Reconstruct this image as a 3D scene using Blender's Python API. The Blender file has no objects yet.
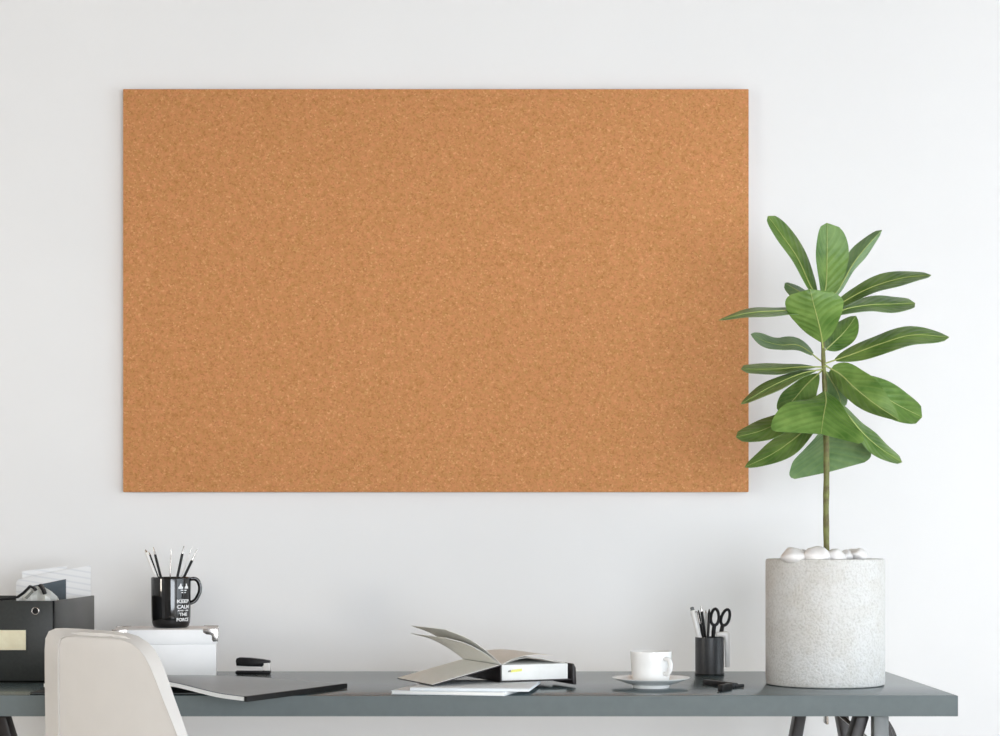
import bpy, bmesh, math, random
from mathutils import Vector, Matrix
random.seed(7)
C = bpy.context.scene.collection
sc = bpy.context.scene
V = Vector
PI = math.pi

# ------------------------------------------------------------------ camera, world, light, exposure
FPX = 1800.0            # focal length in pixels of the 1000 x 736 frame
CZ = 0.9888             # camera height
HY = 542.0              # image row of the horizon
def P(px, py, Y):       # photo pixel at depth Y (metres from the camera) -> world point
    return V(((px - 500.0) / FPX * Y, Y, CZ - (py - HY) / FPX * Y))

cam = bpy.data.cameras.new('camera'); camo = bpy.data.objects.new('camera', cam); C.objects.link(camo)
cam.sensor_width = 36.0; cam.lens = FPX / 1000.0 * 36.0
cam.shift_y = (HY - 368.0) / 1000.0
cam.clip_start = 0.05
camo.location = (0, 0, CZ); camo.rotation_euler = (PI / 2, 0, 0)
sc.camera = camo

vs = sc.view_settings
vs.view_transform = 'Standard'; vs.look = 'None'; vs.gamma = 1.0; vs.exposure = 0.10; vs.use_curve_mapping = False

w = bpy.data.worlds.new('world'); sc.world = w; w.use_nodes = True
bg = w.node_tree.nodes['Background']; bg.inputs[0].default_value = (0.80, 0.90, 1.0, 1); bg.inputs[1].default_value = 0.6

def area(name, loc, target, sx, sy, power, col):
    l = bpy.data.lights.new(name, 'AREA'); l.shape = 'RECTANGLE'; l.size = sx; l.size_y = sy
    l.energy = power; l.color = col
    o = bpy.data.objects.new(name, l); C.objects.link(o)
    o.location = loc
    o.rotation_euler = (V(target) - V(loc)).to_track_quat('-Z', 'Y').to_euler()
    return o
XR, XL, YF, YB, ZC = 2.35, -2.7, -1.6, 3.55, 2.9      # the room: right wall, left wall, wall behind the camera, far wall, ceiling
area('added_rear_fill', (1.2, YF + .02, 1.0), (1.1, 3.3, .85), 2.1, 1.3, 101, (.94, 1.0, 1.075))  # added fill light behind the camera, no known source there
area('right_window_daylight', (XR - .02, 1.75, 1.15), (0, 2.1, .95), 2.7, 1.5, 35, (.91, 1.0, 1.08))
area('added_left_lamp', (XL + .02, 1.4, 1.25), (0, 2.6, 1.1), .4, .5, 14, (1.08, 1.0, .88))  # added lamp: warms the left wall, pushes the board's shadow right

# ------------------------------------------------------------------ materials
def srgb(r, g, b):
    f = lambda c: (c / 255 / 12.92) if c / 255 <= 0.04045 else ((c / 255 + 0.055) / 1.055) ** 2.4
    return (f(r), f(g), f(b), 1)

def mat(name, col, rough=0.5, metal=0.0, spec=0.5, noise=None, bump=None, coat=0.0):
    """noise = (scale, colour2, amount), bump = (scale, strength, distance)"""
    m = bpy.data.materials.new(name); m.use_nodes = True
    nt = m.node_tree; b = nt.nodes['Principled BSDF']
    b.inputs['Base Color'].default_value = col
    b.inputs['Roughness'].default_value = rough
    b.inputs['Metallic'].default_value = metal
    b.inputs['Specular IOR Level'].default_value = spec
    b.inputs['Coat Weight'].default_value = coat
    tc = nt.nodes.new('ShaderNodeTexCoord')
    if noise:
        n = nt.nodes.new('ShaderNodeTexNoise'); n.inputs['Scale'].default_value = noise[0]; n.inputs['Detail'].default_value = 6
        nt.links.new(tc.outputs['Object'], n.inputs['Vector'])
        r = nt.nodes.new('ShaderNodeMapRange'); r.inputs[1].default_value = 0.35; r.inputs[2].default_value = 0.65
        r.inputs[3].default_value = 0; r.inputs[4].default_value = noise[2]
        nt.links.new(n.outputs['Fac'], r.inputs[0])
        mx = nt.nodes.new('ShaderNodeMix'); mx.data_type = 'RGBA'
        mx.inputs[6].default_value = col; mx.inputs[7].default_value = noise[1]
        nt.links.new(r.outputs[0], mx.inputs[0]); nt.links.new(mx.outputs[2], b.inputs['Base Color'])
    if bump:
        n2 = nt.nodes.new('ShaderNodeTexNoise'); n2.inputs['Scale'].default_value = bump[0]; n2.inputs['Detail'].default_value = 5
        nt.links.new(tc.outputs['Object'], n2.inputs['Vector'])
        bp = nt.nodes.new('ShaderNodeBump'); bp.inputs['Strength'].default_value = bump[1]; bp.inputs['Distance'].default_value = bump[2]
        nt.links.new(n2.outputs['Fac'], bp.inputs['Height']); nt.links.new(bp.outputs['Normal'], b.inputs['Normal'])
    return m

M = {}
M['wall'] = mat('wall_paint', srgb(236, 236, 236), 0.9, spec=0.2, noise=(3, srgb(234, 234, 234), 1), bump=(220, 0.05, 0.001))
M['ceiling'] = mat('ceiling_paint', srgb(142, 132, 120), 0.9, spec=0.2, noise=(3, srgb(136, 126, 114), 1))
M['trim'] = mat('trim_paint', srgb(240, 240, 238), 0.45, noise=(8, srgb(236, 236, 233), 1))
M['desk'] = mat('desk_lacquer', srgb(82, 97, 101), 0.24, spec=0.5, noise=(40, srgb(80, 95, 99), 1), bump=(500, 0.03, 0.0005))
M['deskedge'] = mat('desk_edge_lightened', srgb(104, 112, 113), 0.7, spec=0.25, noise=(60, srgb(101, 109, 110), 1))  # paler than the top: reflected light put into the colour
M['black'] = mat('black_plastic', srgb(20, 20, 21), 0.42, spec=0.3, noise=(120, srgb(25, 25, 26), 1))
M['black_leg'] = mat('black_stained_wood', srgb(34, 30, 28), 0.4, noise=(30, srgb(46, 38, 34), 1), bump=(120, 0.1, 0.001))
M['gloss_black'] = mat('black_glazed_ceramic', srgb(14, 14, 15), 0.07, spec=0.6, noise=(50, srgb(17, 17, 18), 1))
M['cupblack'] = mat('black_cup_shell', srgb(40, 42, 44), 0.42, noise=(300, srgb(48, 50, 52), 1))
M['porcelain'] = mat('white_porcelain', srgb(244, 244, 242), 0.12, spec=0.5, noise=(10, srgb(241, 241, 239), 1))
M['coffee'] = mat('coffee', srgb(60, 36, 22), 0.1, noise=(60, srgb(80, 50, 30), 1))
M['shell'] = mat('chair_plastic', srgb(214, 211, 207), 0.35, spec=0.4, noise=(20, srgb(211, 208, 204), 1))
M['oak'] = mat('oak', srgb(200, 160, 115), 0.5, noise=(25, srgb(180, 138, 95), 1))
M['steel'] = mat('nickel', srgb(205, 200, 195), 0.25, metal=1.0, noise=(60, srgb(190, 186, 182), 1))
M['filebox'] = mat('file_box_board', srgb(44, 46, 44), 0.3, spec=0.5, noise=(200, srgb(50, 52, 50), 1))
M['cream'] = mat('cream_paper', srgb(238, 230, 200), 0.8, noise=(60, srgb(228, 218, 186), 1))
M['whitebox'] = mat('white_box_board', srgb(250, 250, 250), 0.5, noise=(60, srgb(248, 248, 248), 1), bump=(300, 0.05, 0.0005))
M['paper'] = mat('paper', srgb(240, 240, 237), 0.8, noise=(60, srgb(236, 236, 232), 1))
M['bluepaper'] = mat('cool_white_paper', srgb(232, 237, 240), 0.7, noise=(60, srgb(228, 233, 236), 1))
M['ivory'] = mat('ivory_page', srgb(243, 242, 236), 0.8, noise=(60, srgb(240, 239, 232), 1))
M['greypic'] = mat('printed_dark_blue_grey', srgb(78, 88, 96), 0.4, noise=(14, srgb(120, 132, 140), 0.8))
M['folder'] = mat('dark_grey_cover', srgb(88, 97, 100), 0.28, noise=(60, srgb(80, 88, 91), 1))
M['darkcover'] = mat('dark_brown_cover', srgb(38, 32, 33), 0.5, noise=(150, srgb(46, 40, 40), 1))
M['yellow'] = mat('yellow_tab', srgb(236, 232, 130), 0.7, noise=(60, srgb(228, 224, 120), 1))
M['greytab'] = mat('grey_print', srgb(150, 150, 140), 0.7, noise=(60, srgb(140, 140, 130), 1))
M['greymetal'] = mat('grey_painted_steel', srgb(112, 116, 116), 0.4, noise=(60, srgb(106, 110, 110), 1))
M['lettering'] = mat('white_print', srgb(250, 250, 250), 0.4, noise=(60, srgb(246, 246, 246), 1))
M['whiteplastic'] = mat('white_plastic', srgb(238, 236, 233), 0.3, noise=(60, srgb(232, 230, 227), 1))
M['pebble'] = mat('white_pebble', srgb(240, 238, 236), 0.45, noise=(50, srgb(222, 218, 215), 0.8), bump=(80, 0.2, 0.002))
M['soil'] = mat('potting_soil', srgb(70, 58, 48), 0.95, noise=(150, srgb(40, 32, 26), 1), bump=(150, 0.8, 0.004))
M['stem'] = mat('stem_bark', srgb(122, 128, 68), 0.6, noise=(70, srgb(96, 88, 50), 1), bump=(200, 0.4, 0.002))
M['midrib'] = mat('pale_midrib', srgb(176, 188, 118), 0.5, noise=(80, srgb(170, 182, 104), 1))
M['glass'] = mat('window_glass', (1, 1, 1, 1), 0.0)
M['glass'].node_tree.nodes['Principled BSDF'].inputs['Transmission Weight'].default_value = 1.0

def cork_material():
    m = bpy.data.materials.new('cork'); m.use_nodes = True; nt = m.node_tree; b = nt.nodes['Principled BSDF']
    b.inputs['Roughness'].default_value = 0.85; b.inputs['Specular IOR Level'].default_value = 0.15
    tc = nt.nodes.new('ShaderNodeTexCoord')
    vo = nt.nodes.new('ShaderNodeTexVoronoi'); vo.inputs['Scale'].default_value = 330
    vo.inputs['Randomness'].default_value = 1
    n0 = nt.nodes.new('ShaderNodeTexNoise'); n0.inputs['Scale'].default_value = 160; n0.inputs['Detail'].default_value = 3
    va = nt.nodes.new('ShaderNodeVectorMath'); va.operation = 'MULTIPLY_ADD'
    va.inputs[1].default_value = (0.006, 0.006, 0.006)
    nt.links.new(tc.outputs['Object'], n0.inputs['Vector'])
    nt.links.new(n0.outputs['Color'], va.inputs[0]); nt.links.new(tc.outputs['Object'], va.inputs[2])
    nt.links.new(va.outputs[0], vo.inputs['Vector'])
    sep = nt.nodes.new('ShaderNodeSeparateColor'); nt.links.new(vo.outputs['Color'], sep.inputs[0])
    r = nt.nodes.new('ShaderNodeValToRGB'); e = r.color_ramp.elements
    e[0].position = 0.0; e[0].color = srgb(170, 112, 66)
    e[1].position = 1.0; e[1].color = srgb(230, 180, 128)
    for p_, c_ in ((0.14, srgb(184, 126, 74)), (0.35, srgb(206, 142, 94)), (0.55, srgb(190, 140, 84)), (0.75, srgb(212, 142, 98)), (0.9, srgb(204, 150, 94))):
        x = e.new(p_); x.color = c_
    nt.links.new(sep.outputs[0], r.inputs[0])
    n = nt.nodes.new('ShaderNodeTexNoise'); n.inputs['Scale'].default_value = 95; n.inputs['Detail'].default_value = 8
    nt.links.new(tc.outputs['Object'], n.inputs['Vector'])
    r2 = nt.nodes.new('ShaderNodeValToRGB'); r2.color_ramp.elements[0].position = 0.3; r2.color_ramp.elements[1].position = 0.7
    r2.color_ramp.elements[0].color = srgb(182, 132, 78); r2.color_ramp.elements[1].color = srgb(212, 146, 104)
    nt.links.new(n.outputs['Fac'], r2.inputs[0])
    mx = nt.nodes.new('ShaderNodeMix'); mx.data_type = 'RGBA'; mx.inputs[0].default_value = 0.5
    nt.links.new(r.outputs[0], mx.inputs[6]); nt.links.new(r2.outputs[0], mx.inputs[7])
    nt.links.new(mx.outputs[2], b.inputs['Base Color'])
    bp = nt.nodes.new('ShaderNodeBump'); bp.inputs['Strength'].default_value = 0.15; bp.inputs['Distance'].default_value = 0.001
    nt.links.new(vo.outputs['Distance'], bp.inputs['Height']); nt.links.new(bp.outputs['Normal'], b.inputs['Normal'])
    return m
M['cork'] = cork_material()

def concrete_material():
    m = mat('rough_white_concrete', srgb(205, 204, 200), 0.85, spec=0.25)
    nt = m.node_tree; b = nt.nodes['Principled BSDF']
    tc = nt.nodes.new('ShaderNodeTexCoord')
    n = nt.nodes.new('ShaderNodeTexNoise'); n.inputs['Scale'].default_value = 260; n.inputs['Detail'].default_value = 4
    n3 = nt.nodes.new('ShaderNodeTexNoise'); n3.inputs['Scale'].default_value = 22; n3.inputs['Detail'].default_value = 5
    for q in (n, n3): nt.links.new(tc.outputs['Object'], q.inputs['Vector'])
    r = nt.nodes.new('ShaderNodeValToRGB'); r.color_ramp.elements[0].position = 0.30; r.color_ramp.elements[1].position = 0.55
    r.color_ramp.elements[0].color = srgb(176, 174, 168); r.color_ramp.elements[1].color = srgb(211, 210, 207)
    nt.links.new(n.outputs['Fac'], r.inputs[0])
    r3 = nt.nodes.new('ShaderNodeValToRGB'); r3.color_ramp.elements[0].position = 0.35; r3.color_ramp.elements[1].position = 0.6
    r3.color_ramp.elements[0].color = srgb(214, 211, 204); r3.color_ramp.elements[1].color = srgb(228, 228, 226)
    nt.links.new(n3.outputs['Fac'], r3.inputs[0])
    mx = nt.nodes.new('ShaderNodeMix'); mx.data_type = 'RGBA'; mx.inputs[0].default_value = 0.45
    nt.links.new(r.outputs[0], mx.inputs[6]); nt.links.new(r3.outputs[0], mx.inputs[7]); nt.links.new(mx.outputs[2], b.inputs['Base Color'])
    bp = nt.nodes.new('ShaderNodeBump'); bp.inputs['Strength'].default_value = 0.6; bp.inputs['Distance'].default_value = 0.004
    nt.links.new(n.outputs['Fac'], bp.inputs['Height']); nt.links.new(bp.outputs['Normal'], b.inputs['Normal'])
    return m
M['concrete'] = concrete_material()

def leaf_material(name, deep, light, gloss, trans):
    m = bpy.data.materials.new(name); m.use_nodes = True; nt = m.node_tree; b = nt.nodes['Principled BSDF']
    uv = nt.nodes.new('ShaderNodeUVMap'); uv.uv_map = 'UVMap'
    sp = nt.nodes.new('ShaderNodeSeparateXYZ'); nt.links.new(uv.outputs[0], sp.inputs[0])
    def math_(op, a, bb=None, c=None):
        q = nt.nodes.new('ShaderNodeMath'); q.operation = op
        for i, x in enumerate((a, bb, c)):
            if x is None: continue
            if isinstance(x, (int, float)): q.inputs[i].default_value = x
            else: nt.links.new(x, q.inputs[i])
        return q.outputs[0]
    u = math_('ABSOLUTE', math_('MULTIPLY_ADD', sp.outputs[0], 2.0, -1.0))
    ph = math_('SUBTRACT', math_('MULTIPLY', sp.outputs[1], 9.0), math_('MULTIPLY', u, 2.6))
    wv = math_('COSINE', math_('MULTIPLY', ph, 2 * PI))
    vein = math_('POWER', math_('MULTIPLY_ADD', wv, 0.5, 0.5), 7.0)
    n = nt.nodes.new('ShaderNodeTexNoise'); n.inputs['Scale'].default_value = 5; n.inputs['Detail'].default_value = 4
    tc = nt.nodes.new('ShaderNodeTexCoord')
    n.inputs['Scale'].default_value = 26
    nt.links.new(tc.outputs['Object'], n.inputs['Vector'])
    mr = nt.nodes.new('ShaderNodeMapRange'); mr.inputs[1].default_value = 0.3; mr.inputs[2].default_value = 0.7
    nt.links.new(n.outputs['Fac'], mr.inputs[0])
    mx = nt.nodes.new('ShaderNodeMix'); mx.data_type = 'RGBA'; mx.inputs[6].default_value = deep; mx.inputs[7].default_value = light
    nt.links.new(mr.outputs[0], mx.inputs[0])
    mx2 = nt.nodes.new('ShaderNodeMix'); mx2.data_type = 'RGBA'; mx2.inputs[7].default_value = srgb(150, 176, 96)
    nt.links.new(math_('MULTIPLY', vein, 0.22), mx2.inputs[0]); nt.links.new(mx.outputs[2], mx2.inputs[6])
    nt.links.new(mx2.outputs[2], b.inputs['Base Color'])
    b.inputs['Roughness'].default_value = gloss; b.inputs['Specular IOR Level'].default_value = 0.45
    bp = nt.nodes.new('ShaderNodeBump'); bp.inputs['Strength'].default_value = 0.28; bp.inputs['Distance'].default_value = 0.001
    nt.links.new(wv, bp.inputs['Height']); nt.links.new(bp.outputs['Normal'], b.inputs['Normal'])
    tr = nt.nodes.new('ShaderNodeBsdfTranslucent'); nt.links.new(mx2.outputs[2], tr.inputs['Color'])
    ms = nt.nodes.new('ShaderNodeMixShader'); ms.inputs[0].default_value = trans
    out = nt.nodes['Material Output']
    nt.links.new(b.outputs[0], ms.inputs[1]); nt.links.new(tr.outputs[0], ms.inputs[2]); nt.links.new(ms.outputs[0], out.inputs[0])
    return m
M['leaf'] = leaf_material('leaf_upper_face', srgb(76, 116, 44), srgb(132, 164, 84), 0.36, 0.2)
M['leafback'] = leaf_material('leaf_underside', srgb(98, 136, 84), srgb(140, 170, 118), 0.5, 0.18)

def floor_material():
    m = bpy.data.materials.new('floor_boards'); m.use_nodes = True; nt = m.node_tree; b = nt.nodes['Principled BSDF']
    tc = nt.nodes.new('ShaderNodeTexCoord')
    br = nt.nodes.new('ShaderNodeTexBrick'); br.inputs['Scale'].default_value = 1.0
    br.inputs['Brick Width'].default_value = 1.3; br.inputs['Row Height'].default_value = 0.14; br.inputs['Mortar Size'].default_value = 0.002
    br.inputs['Color1'].default_value = srgb(212, 198, 180); br.inputs['Color2'].default_value = srgb(202, 187, 168); br.inputs['Mortar'].default_value = srgb(110, 86, 62)
    nt.links.new(tc.outputs['Object'], br.inputs['Vector']); nt.links.new(br.outputs['Color'], b.inputs['Base Color'])
    b.inputs['Roughness'].default_value = 0.45
    return m
M['floor'] = floor_material()

def printed_material():            # white sheet with faint rows of small print
    m = mat('printed_sheet', srgb(240, 241, 242), 0.7); nt = m.node_tree; b = nt.nodes['Principled BSDF']
    tc = nt.nodes.new('ShaderNodeTexCoord'); sp = nt.nodes.new('ShaderNodeSeparateXYZ'); nt.links.new(tc.outputs['Object'], sp.inputs[0])
    wv = nt.nodes.new('ShaderNodeTexWave'); wv.wave_type = 'BANDS'; wv.bands_direction = 'Z'; wv.inputs['Scale'].default_value = 28; wv.inputs['Distortion'].default_value = 0.2
    mp = nt.nodes.new('ShaderNodeMapping'); mp.inputs['Rotation'].default_value = (0, math.radians(-9), 0)
    nt.links.new(tc.outputs['Object'], mp.inputs[0]); nt.links.new(mp.outputs[0], wv.inputs['Vector'])
    r = nt.nodes.new('ShaderNodeValToRGB'); r.color_ramp.elements[0].position = 0.78; r.color_ramp.elements[1].position = 0.9
    r.color_ramp.elements[0].color = srgb(240, 241, 242); r.color_ramp.elements[1].color = srgb(228, 230, 233)
    nt.links.new(wv.outputs['Fac'], r.inputs[0]); nt.links.new(r.outputs[0], b.inputs['Base Color'])
    return m
M['print'] = printed_material()

# ------------------------------------------------------------------ mesh helpers
def obj(name, bm, m, parent=None, smooth=True, angle=35):
    bm.normal_update()
    bmesh.ops.recalc_face_normals(bm, faces=bm.faces[:])
    me = bpy.data.meshes.new(name); bm.to_mesh(me); bm.free()
    for x in (m if isinstance(m, (list, tuple)) else [m]): me.materials.append(x)
    if smooth:
        for p in me.polygons: p.use_smooth = True
        me.set_sharp_from_angle(angle=math.radians(angle))
    o = bpy.data.objects.new(name, me); C.objects.link(o)
    if parent:
        o.parent = parent; o.matrix_parent_inverse = Matrix.Translation(-parent_world(parent))
    return o
def parent_world(p):
    v = V(p.location) + p.matrix_parent_inverse.to_translation()
    q = p.parent
    while q: v = v + V(q.location) + q.matrix_parent_inverse.to_translation(); q = q.parent
    return v
# every mesh is written in world coordinates; things are Empties at their base
def thing(name, label, cat, loc=(0, 0, 0), group=None):
    o = bpy.data.objects.new(name, None); C.objects.link(o); o.location = loc; o.empty_display_size = 0.05
    o['label'] = label; o['category'] = cat
    if group: o['group'] = group
    return o
def tag(o, label, cat, group=None):
    o['label'] = label; o['category'] = cat
    if group: o['group'] = group
    return o
def struct(name, bm, m, parent=None):
    o = obj(name, bm, m, parent)
    if not parent: o['kind'] = 'structure'
    return o
def bevel(bm, geom_edges, w, seg=2):
    bmesh.ops.bevel(bm, geom=geom_edges, offset=w, segments=seg, profile=0.5, affect='EDGES', clamp_overlap=True)
def box(bm, lo, hi, bev=0.0, seg=2, mtx=None):
    t = bmesh.new()
    bmesh.ops.create_cube(t, size=1)
    for v in t.verts:
        v.co = V([(lo[i] + hi[i]) / 2 + v.co[i] * (hi[i] - lo[i]) for i in range(3)])
    if bev: bevel(t, t.edges[:], bev, seg)
    if mtx: t.transform(mtx)
    merge(bm, t)
def merge(bm, t):
    me = bpy.data.meshes.new('tmp'); t.to_mesh(me); t.free(); bm.from_mesh(me); bpy.data.meshes.remove(me)
def prism(bm, poly, off, bev=0.0, seg=2):
    """poly: 3D points of a planar outline, off: extrusion vector"""
    t = bmesh.new(); vsx = [t.verts.new(p) for p in poly]; f = t.faces.new(vsx)
    g = bmesh.ops.extrude_face_region(t, geom=[f]); nv = [e for e in g['geom'] if isinstance(e, bmesh.types.BMVert)]
    bmesh.ops.translate(t, vec=off, verts=nv)
    if bev: bevel(t, t.edges[:], bev, seg)
    merge(bm, t)
def lathe(bm, prof, c, seg=56):
    """prof: (r, z) list; closed at the axis where r == 0"""
    rings = []
    for r, z in prof:
        if r < 1e-6: rings.append([bm.verts.new((c[0], c[1], c[2] + z))])
        else: rings.append([bm.verts.new((c[0] + r * math.cos(2 * PI * i / seg), c[1] + r * math.sin(2 * PI * i / seg), c[2] + z)) for i in range(seg)])
    for a, b in zip(rings, rings[1:]):
        for i in range(seg):
            j = (i + 1) % seg
            if len(a) == 1 and len(b) == 1: continue
            if len(a) == 1: bm.faces.new((a[0], b[i], b[j]))
            elif len(b) == 1: bm.faces.new((a[i], a[j], b[0]))
            else: bm.faces.new((a[i], a[j], b[j], b[i]))
def tube(bm, pts, rad, seg=10, closed=False, flat=1.0):
    pts = [V(p) for p in pts]; n = len(pts)
    if not isinstance(rad, (list, tuple)): rad = [rad] * n
    rings = []; up = None
    for i, p in enumerate(pts):
        if closed: t = pts[(i + 1) % n] - pts[i - 1]
        else: t = pts[min(i + 1, n - 1)] - pts[max(i - 1, 0)]
        t.normalize()
        if up is None: up = t.orthogonal().normalized()
        else: up = (up - t * up.dot(t)).normalized()
        s = t.cross(up)
        rings.append([bm.verts.new(p + (up * math.cos(2 * PI * k / seg) + s * math.sin(2 * PI * k / seg) * flat) * rad[i]) for k in range(seg)])
    m = n if closed else n - 1
    for i in range(m):
        a, b = rings[i], rings[(i + 1) % n]
        for k in range(seg):
            j = (k + 1) % seg; bm.faces.new((a[k], a[j], b[j], b[k]))
    if not closed:
        bm.faces.new(rings[0][::-1]); bm.faces.new(rings[-1])
def bez(ctrl, n):
    """Catmull-Rom through ctrl"""
    c = [V(p) for p in ctrl]; c = [2 * c[0] - c[1]] + c + [2 * c[-1] - c[-2]]
    out = []; segs = len(c) - 3
    for k in range(n + 1):
        x = k / n * segs; i = min(int(x), segs - 1); t = x - i
        a, b, d, e = c[i], c[i + 1], c[i + 2], c[i + 3]
        out.append(0.5 * ((2 * b) + (d - a) * t + (2 * a - 5 * b + 4 * d - e) * t * t + (3 * b - a - 3 * d + e) * t ** 3))
    return out
B = bmesh.new

# ------------------------------------------------------------------ room
bm = B(); box(bm, (XL - .15, YB, 0), (XR + .15, YB + .15, ZC)); struct('wall_back', bm, M['wall'])
def wall_with_hole(name, axis, a0, a1, p0, p1, h):
    # axis 'x': wall spans y a0..a1 at x p0..p1 ; axis 'y': spans x ; hole h=(h0,h1,z0,z1)
    bm = B()
    def bx(u0, u1, z0, z1):
        if axis == 'x': box(bm, (p0, u0, z0), (p1, u1, z1))
        else: box(bm, (u0, p0, z0), (u1, p1, z1))
    bx(a0, h[0], 0, ZC); bx(h[1], a1, 0, ZC); bx(h[0], h[1], 0, h[2]); bx(h[0], h[1], h[3], ZC)
    bmesh.ops.remove_doubles(bm, verts=bm.verts[:], dist=1e-5)
    struct(name, bm, M['wall'])
wall_with_hole('wall_left', 'x', YF - .15, YB, XL - .15, XL, (1.15, 1.65, 0.95, 1.55))
wall_with_hole('wall_right', 'x', YF - .15, YB, XR, XR + .15, (0.35, 3.15, 0.35, 1.95))
wall_with_hole('wall_front', 'y', XL, XR, YF - .15, YF, (0.1, 2.28, 0.3, 1.7))
bm = B(); box(bm, (XL - .15, YF - .15, -.1), (XR + .15, YB + .15, 0)); struct('floor', bm, M['floor'])
bm = B(); box(bm, (XL - .15, YF - .15, ZC), (XR + .15, YB + .15, ZC + .1)); struct('ceiling', bm, M['ceiling'])
bm = B(); box(bm, (XL, YB - .014, 0), (XR, YB, .09), .003); struct('baseboard_back', bm, M['trim'])
bm = B(); box(bm, (XL, YF, 0), (XL + .014, YB - .014, .09), .003); struct('baseboard_left', bm, M['trim'])
bm = B(); box(bm, (XR - .014, YF, 0), (XR, YB - .014, .09), .003); struct('baseboard_right', bm, M['trim'])
def window(name, axis, p, h):
    root = bpy.data.objects.new(name, None); C.objects.link(root); root['kind'] = 'structure'
    def bx(bm, u0, u1, z0, z1, d0, d1):
        if axis == 'x': box(bm, (p + d0, u0, z0), (p + d1, u1, z1), .004)
        else: box(bm, (u0, p - d1, z0), (u1, p - d0, z1), .004)
    bm = B(); t = .06
    bx(bm, h[0], h[0] + t, h[2], h[3], .04, .10); bx(bm, h[1] - t, h[1], h[2], h[3], .04, .10)
    bx(bm, h[0], h[1], h[2], h[2] + t, .04, .10); bx(bm, h[0], h[1], h[3] - t, h[3], .04, .10)
    mid = (h[0] + h[1]) / 2; bx(bm, mid - .025, mid + .025, h[2], h[3], .04, .10)
    struct('window_frame', bm, M['trim'], root)
    bm = B(); bx(bm, h[0], h[1], h[2] + .01, h[3] - .01, .066, .072); struct('pane', bm, M['glass'], root)
window('window_1', 'x', XR, (0.35, 3.15, 0.35, 1.95))
window('added_left_window', 'x', XL - .14, (1.15, 1.65, 0.95, 1.55))  # unseen opening added to house the left lamp
window('added_rear_window', 'y', YF, (0.1, 2.28, 0.3, 1.7))  # unseen opening added to house the fill light

# ------------------------------------------------------------------ cork board
YC = 3.529
a = P(123, 89, YC); b = P(748.7, 492, YC)
cb = thing('cork_board', 'large blank orange-brown cork board mounted on the white wall', 'cork board', ((a.x + b.x) / 2, YB, b.z))
bm = B(); box(bm, (a.x, YC, b.z), (b.x, YC + .012, a.z), .0012); obj('cork_sheet', bm, M['cork'], cb)
bm = B(); box(bm, (a.x + .0015, YC + .0121, b.z + .0015), (b.x - .0015, YB - .0005, a.z - .0015), .001); obj('backing_board', bm, mat('backing_fibreboard', srgb(150, 110, 75), .8, noise=(80, srgb(140, 100, 66), 1)), cb)

# ------------------------------------------------------------------ desk and trestles
ZD = 0.75; DX0, DX1, DY0, DY1 = -1.12, 0.7115, 2.80, 3.324
bm = B(); box(bm, (DX0, DY0, ZD - .0325), (DX1, DY1, ZD), .0015)
d = thing('desk', 'long blue-grey desktop slab resting on black trestles below the cork board', 'desk', ((DX0 + DX1) / 2, (DY0 + DY1) / 2, ZD - .0325))
obj('panel', bm, M['desk'], d)
bm = B(); box(bm, (DX0 - .0008, DY0 - .0008, ZD - .0323), (DX1 + .0008, DY0 - .00005, ZD - .0004), .0003); box(bm, (DX1 + .00005, DY0 - .0008, ZD - .0323), (DX1 + .0008, DY1, ZD - .0004), .0003)
obj('added_edge_strip', bm, M['deskedge'], d)  # matte strip added to keep window glare off the desk edge
def beam(bm, p0, p1, wx, wy, bev=.003):
    """a sawn bar from p0 (top) to p1 (bottom): cross-section wx by wy, cut level"""
    t = bmesh.new(); vs_ = []
    for p in (p0, p1):
        vs_.append([t.verts.new((p[0] + sx * wx / 2, p[1] + sy * wy / 2, p[2])) for sx, sy in ((-1, -1), (1, -1), (1, 1), (-1, 1))])
    t.faces.new(vs_[0]); t.faces.new(vs_[1][::-1])
    for k in range(4):
        j = (k + 1) % 4; t.faces.new((vs_[0][k], vs_[1][k], vs_[1][j], vs_[0][j]))
    bevel(t, t.edges[:], bev, 2); merge(bm, t)
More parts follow.
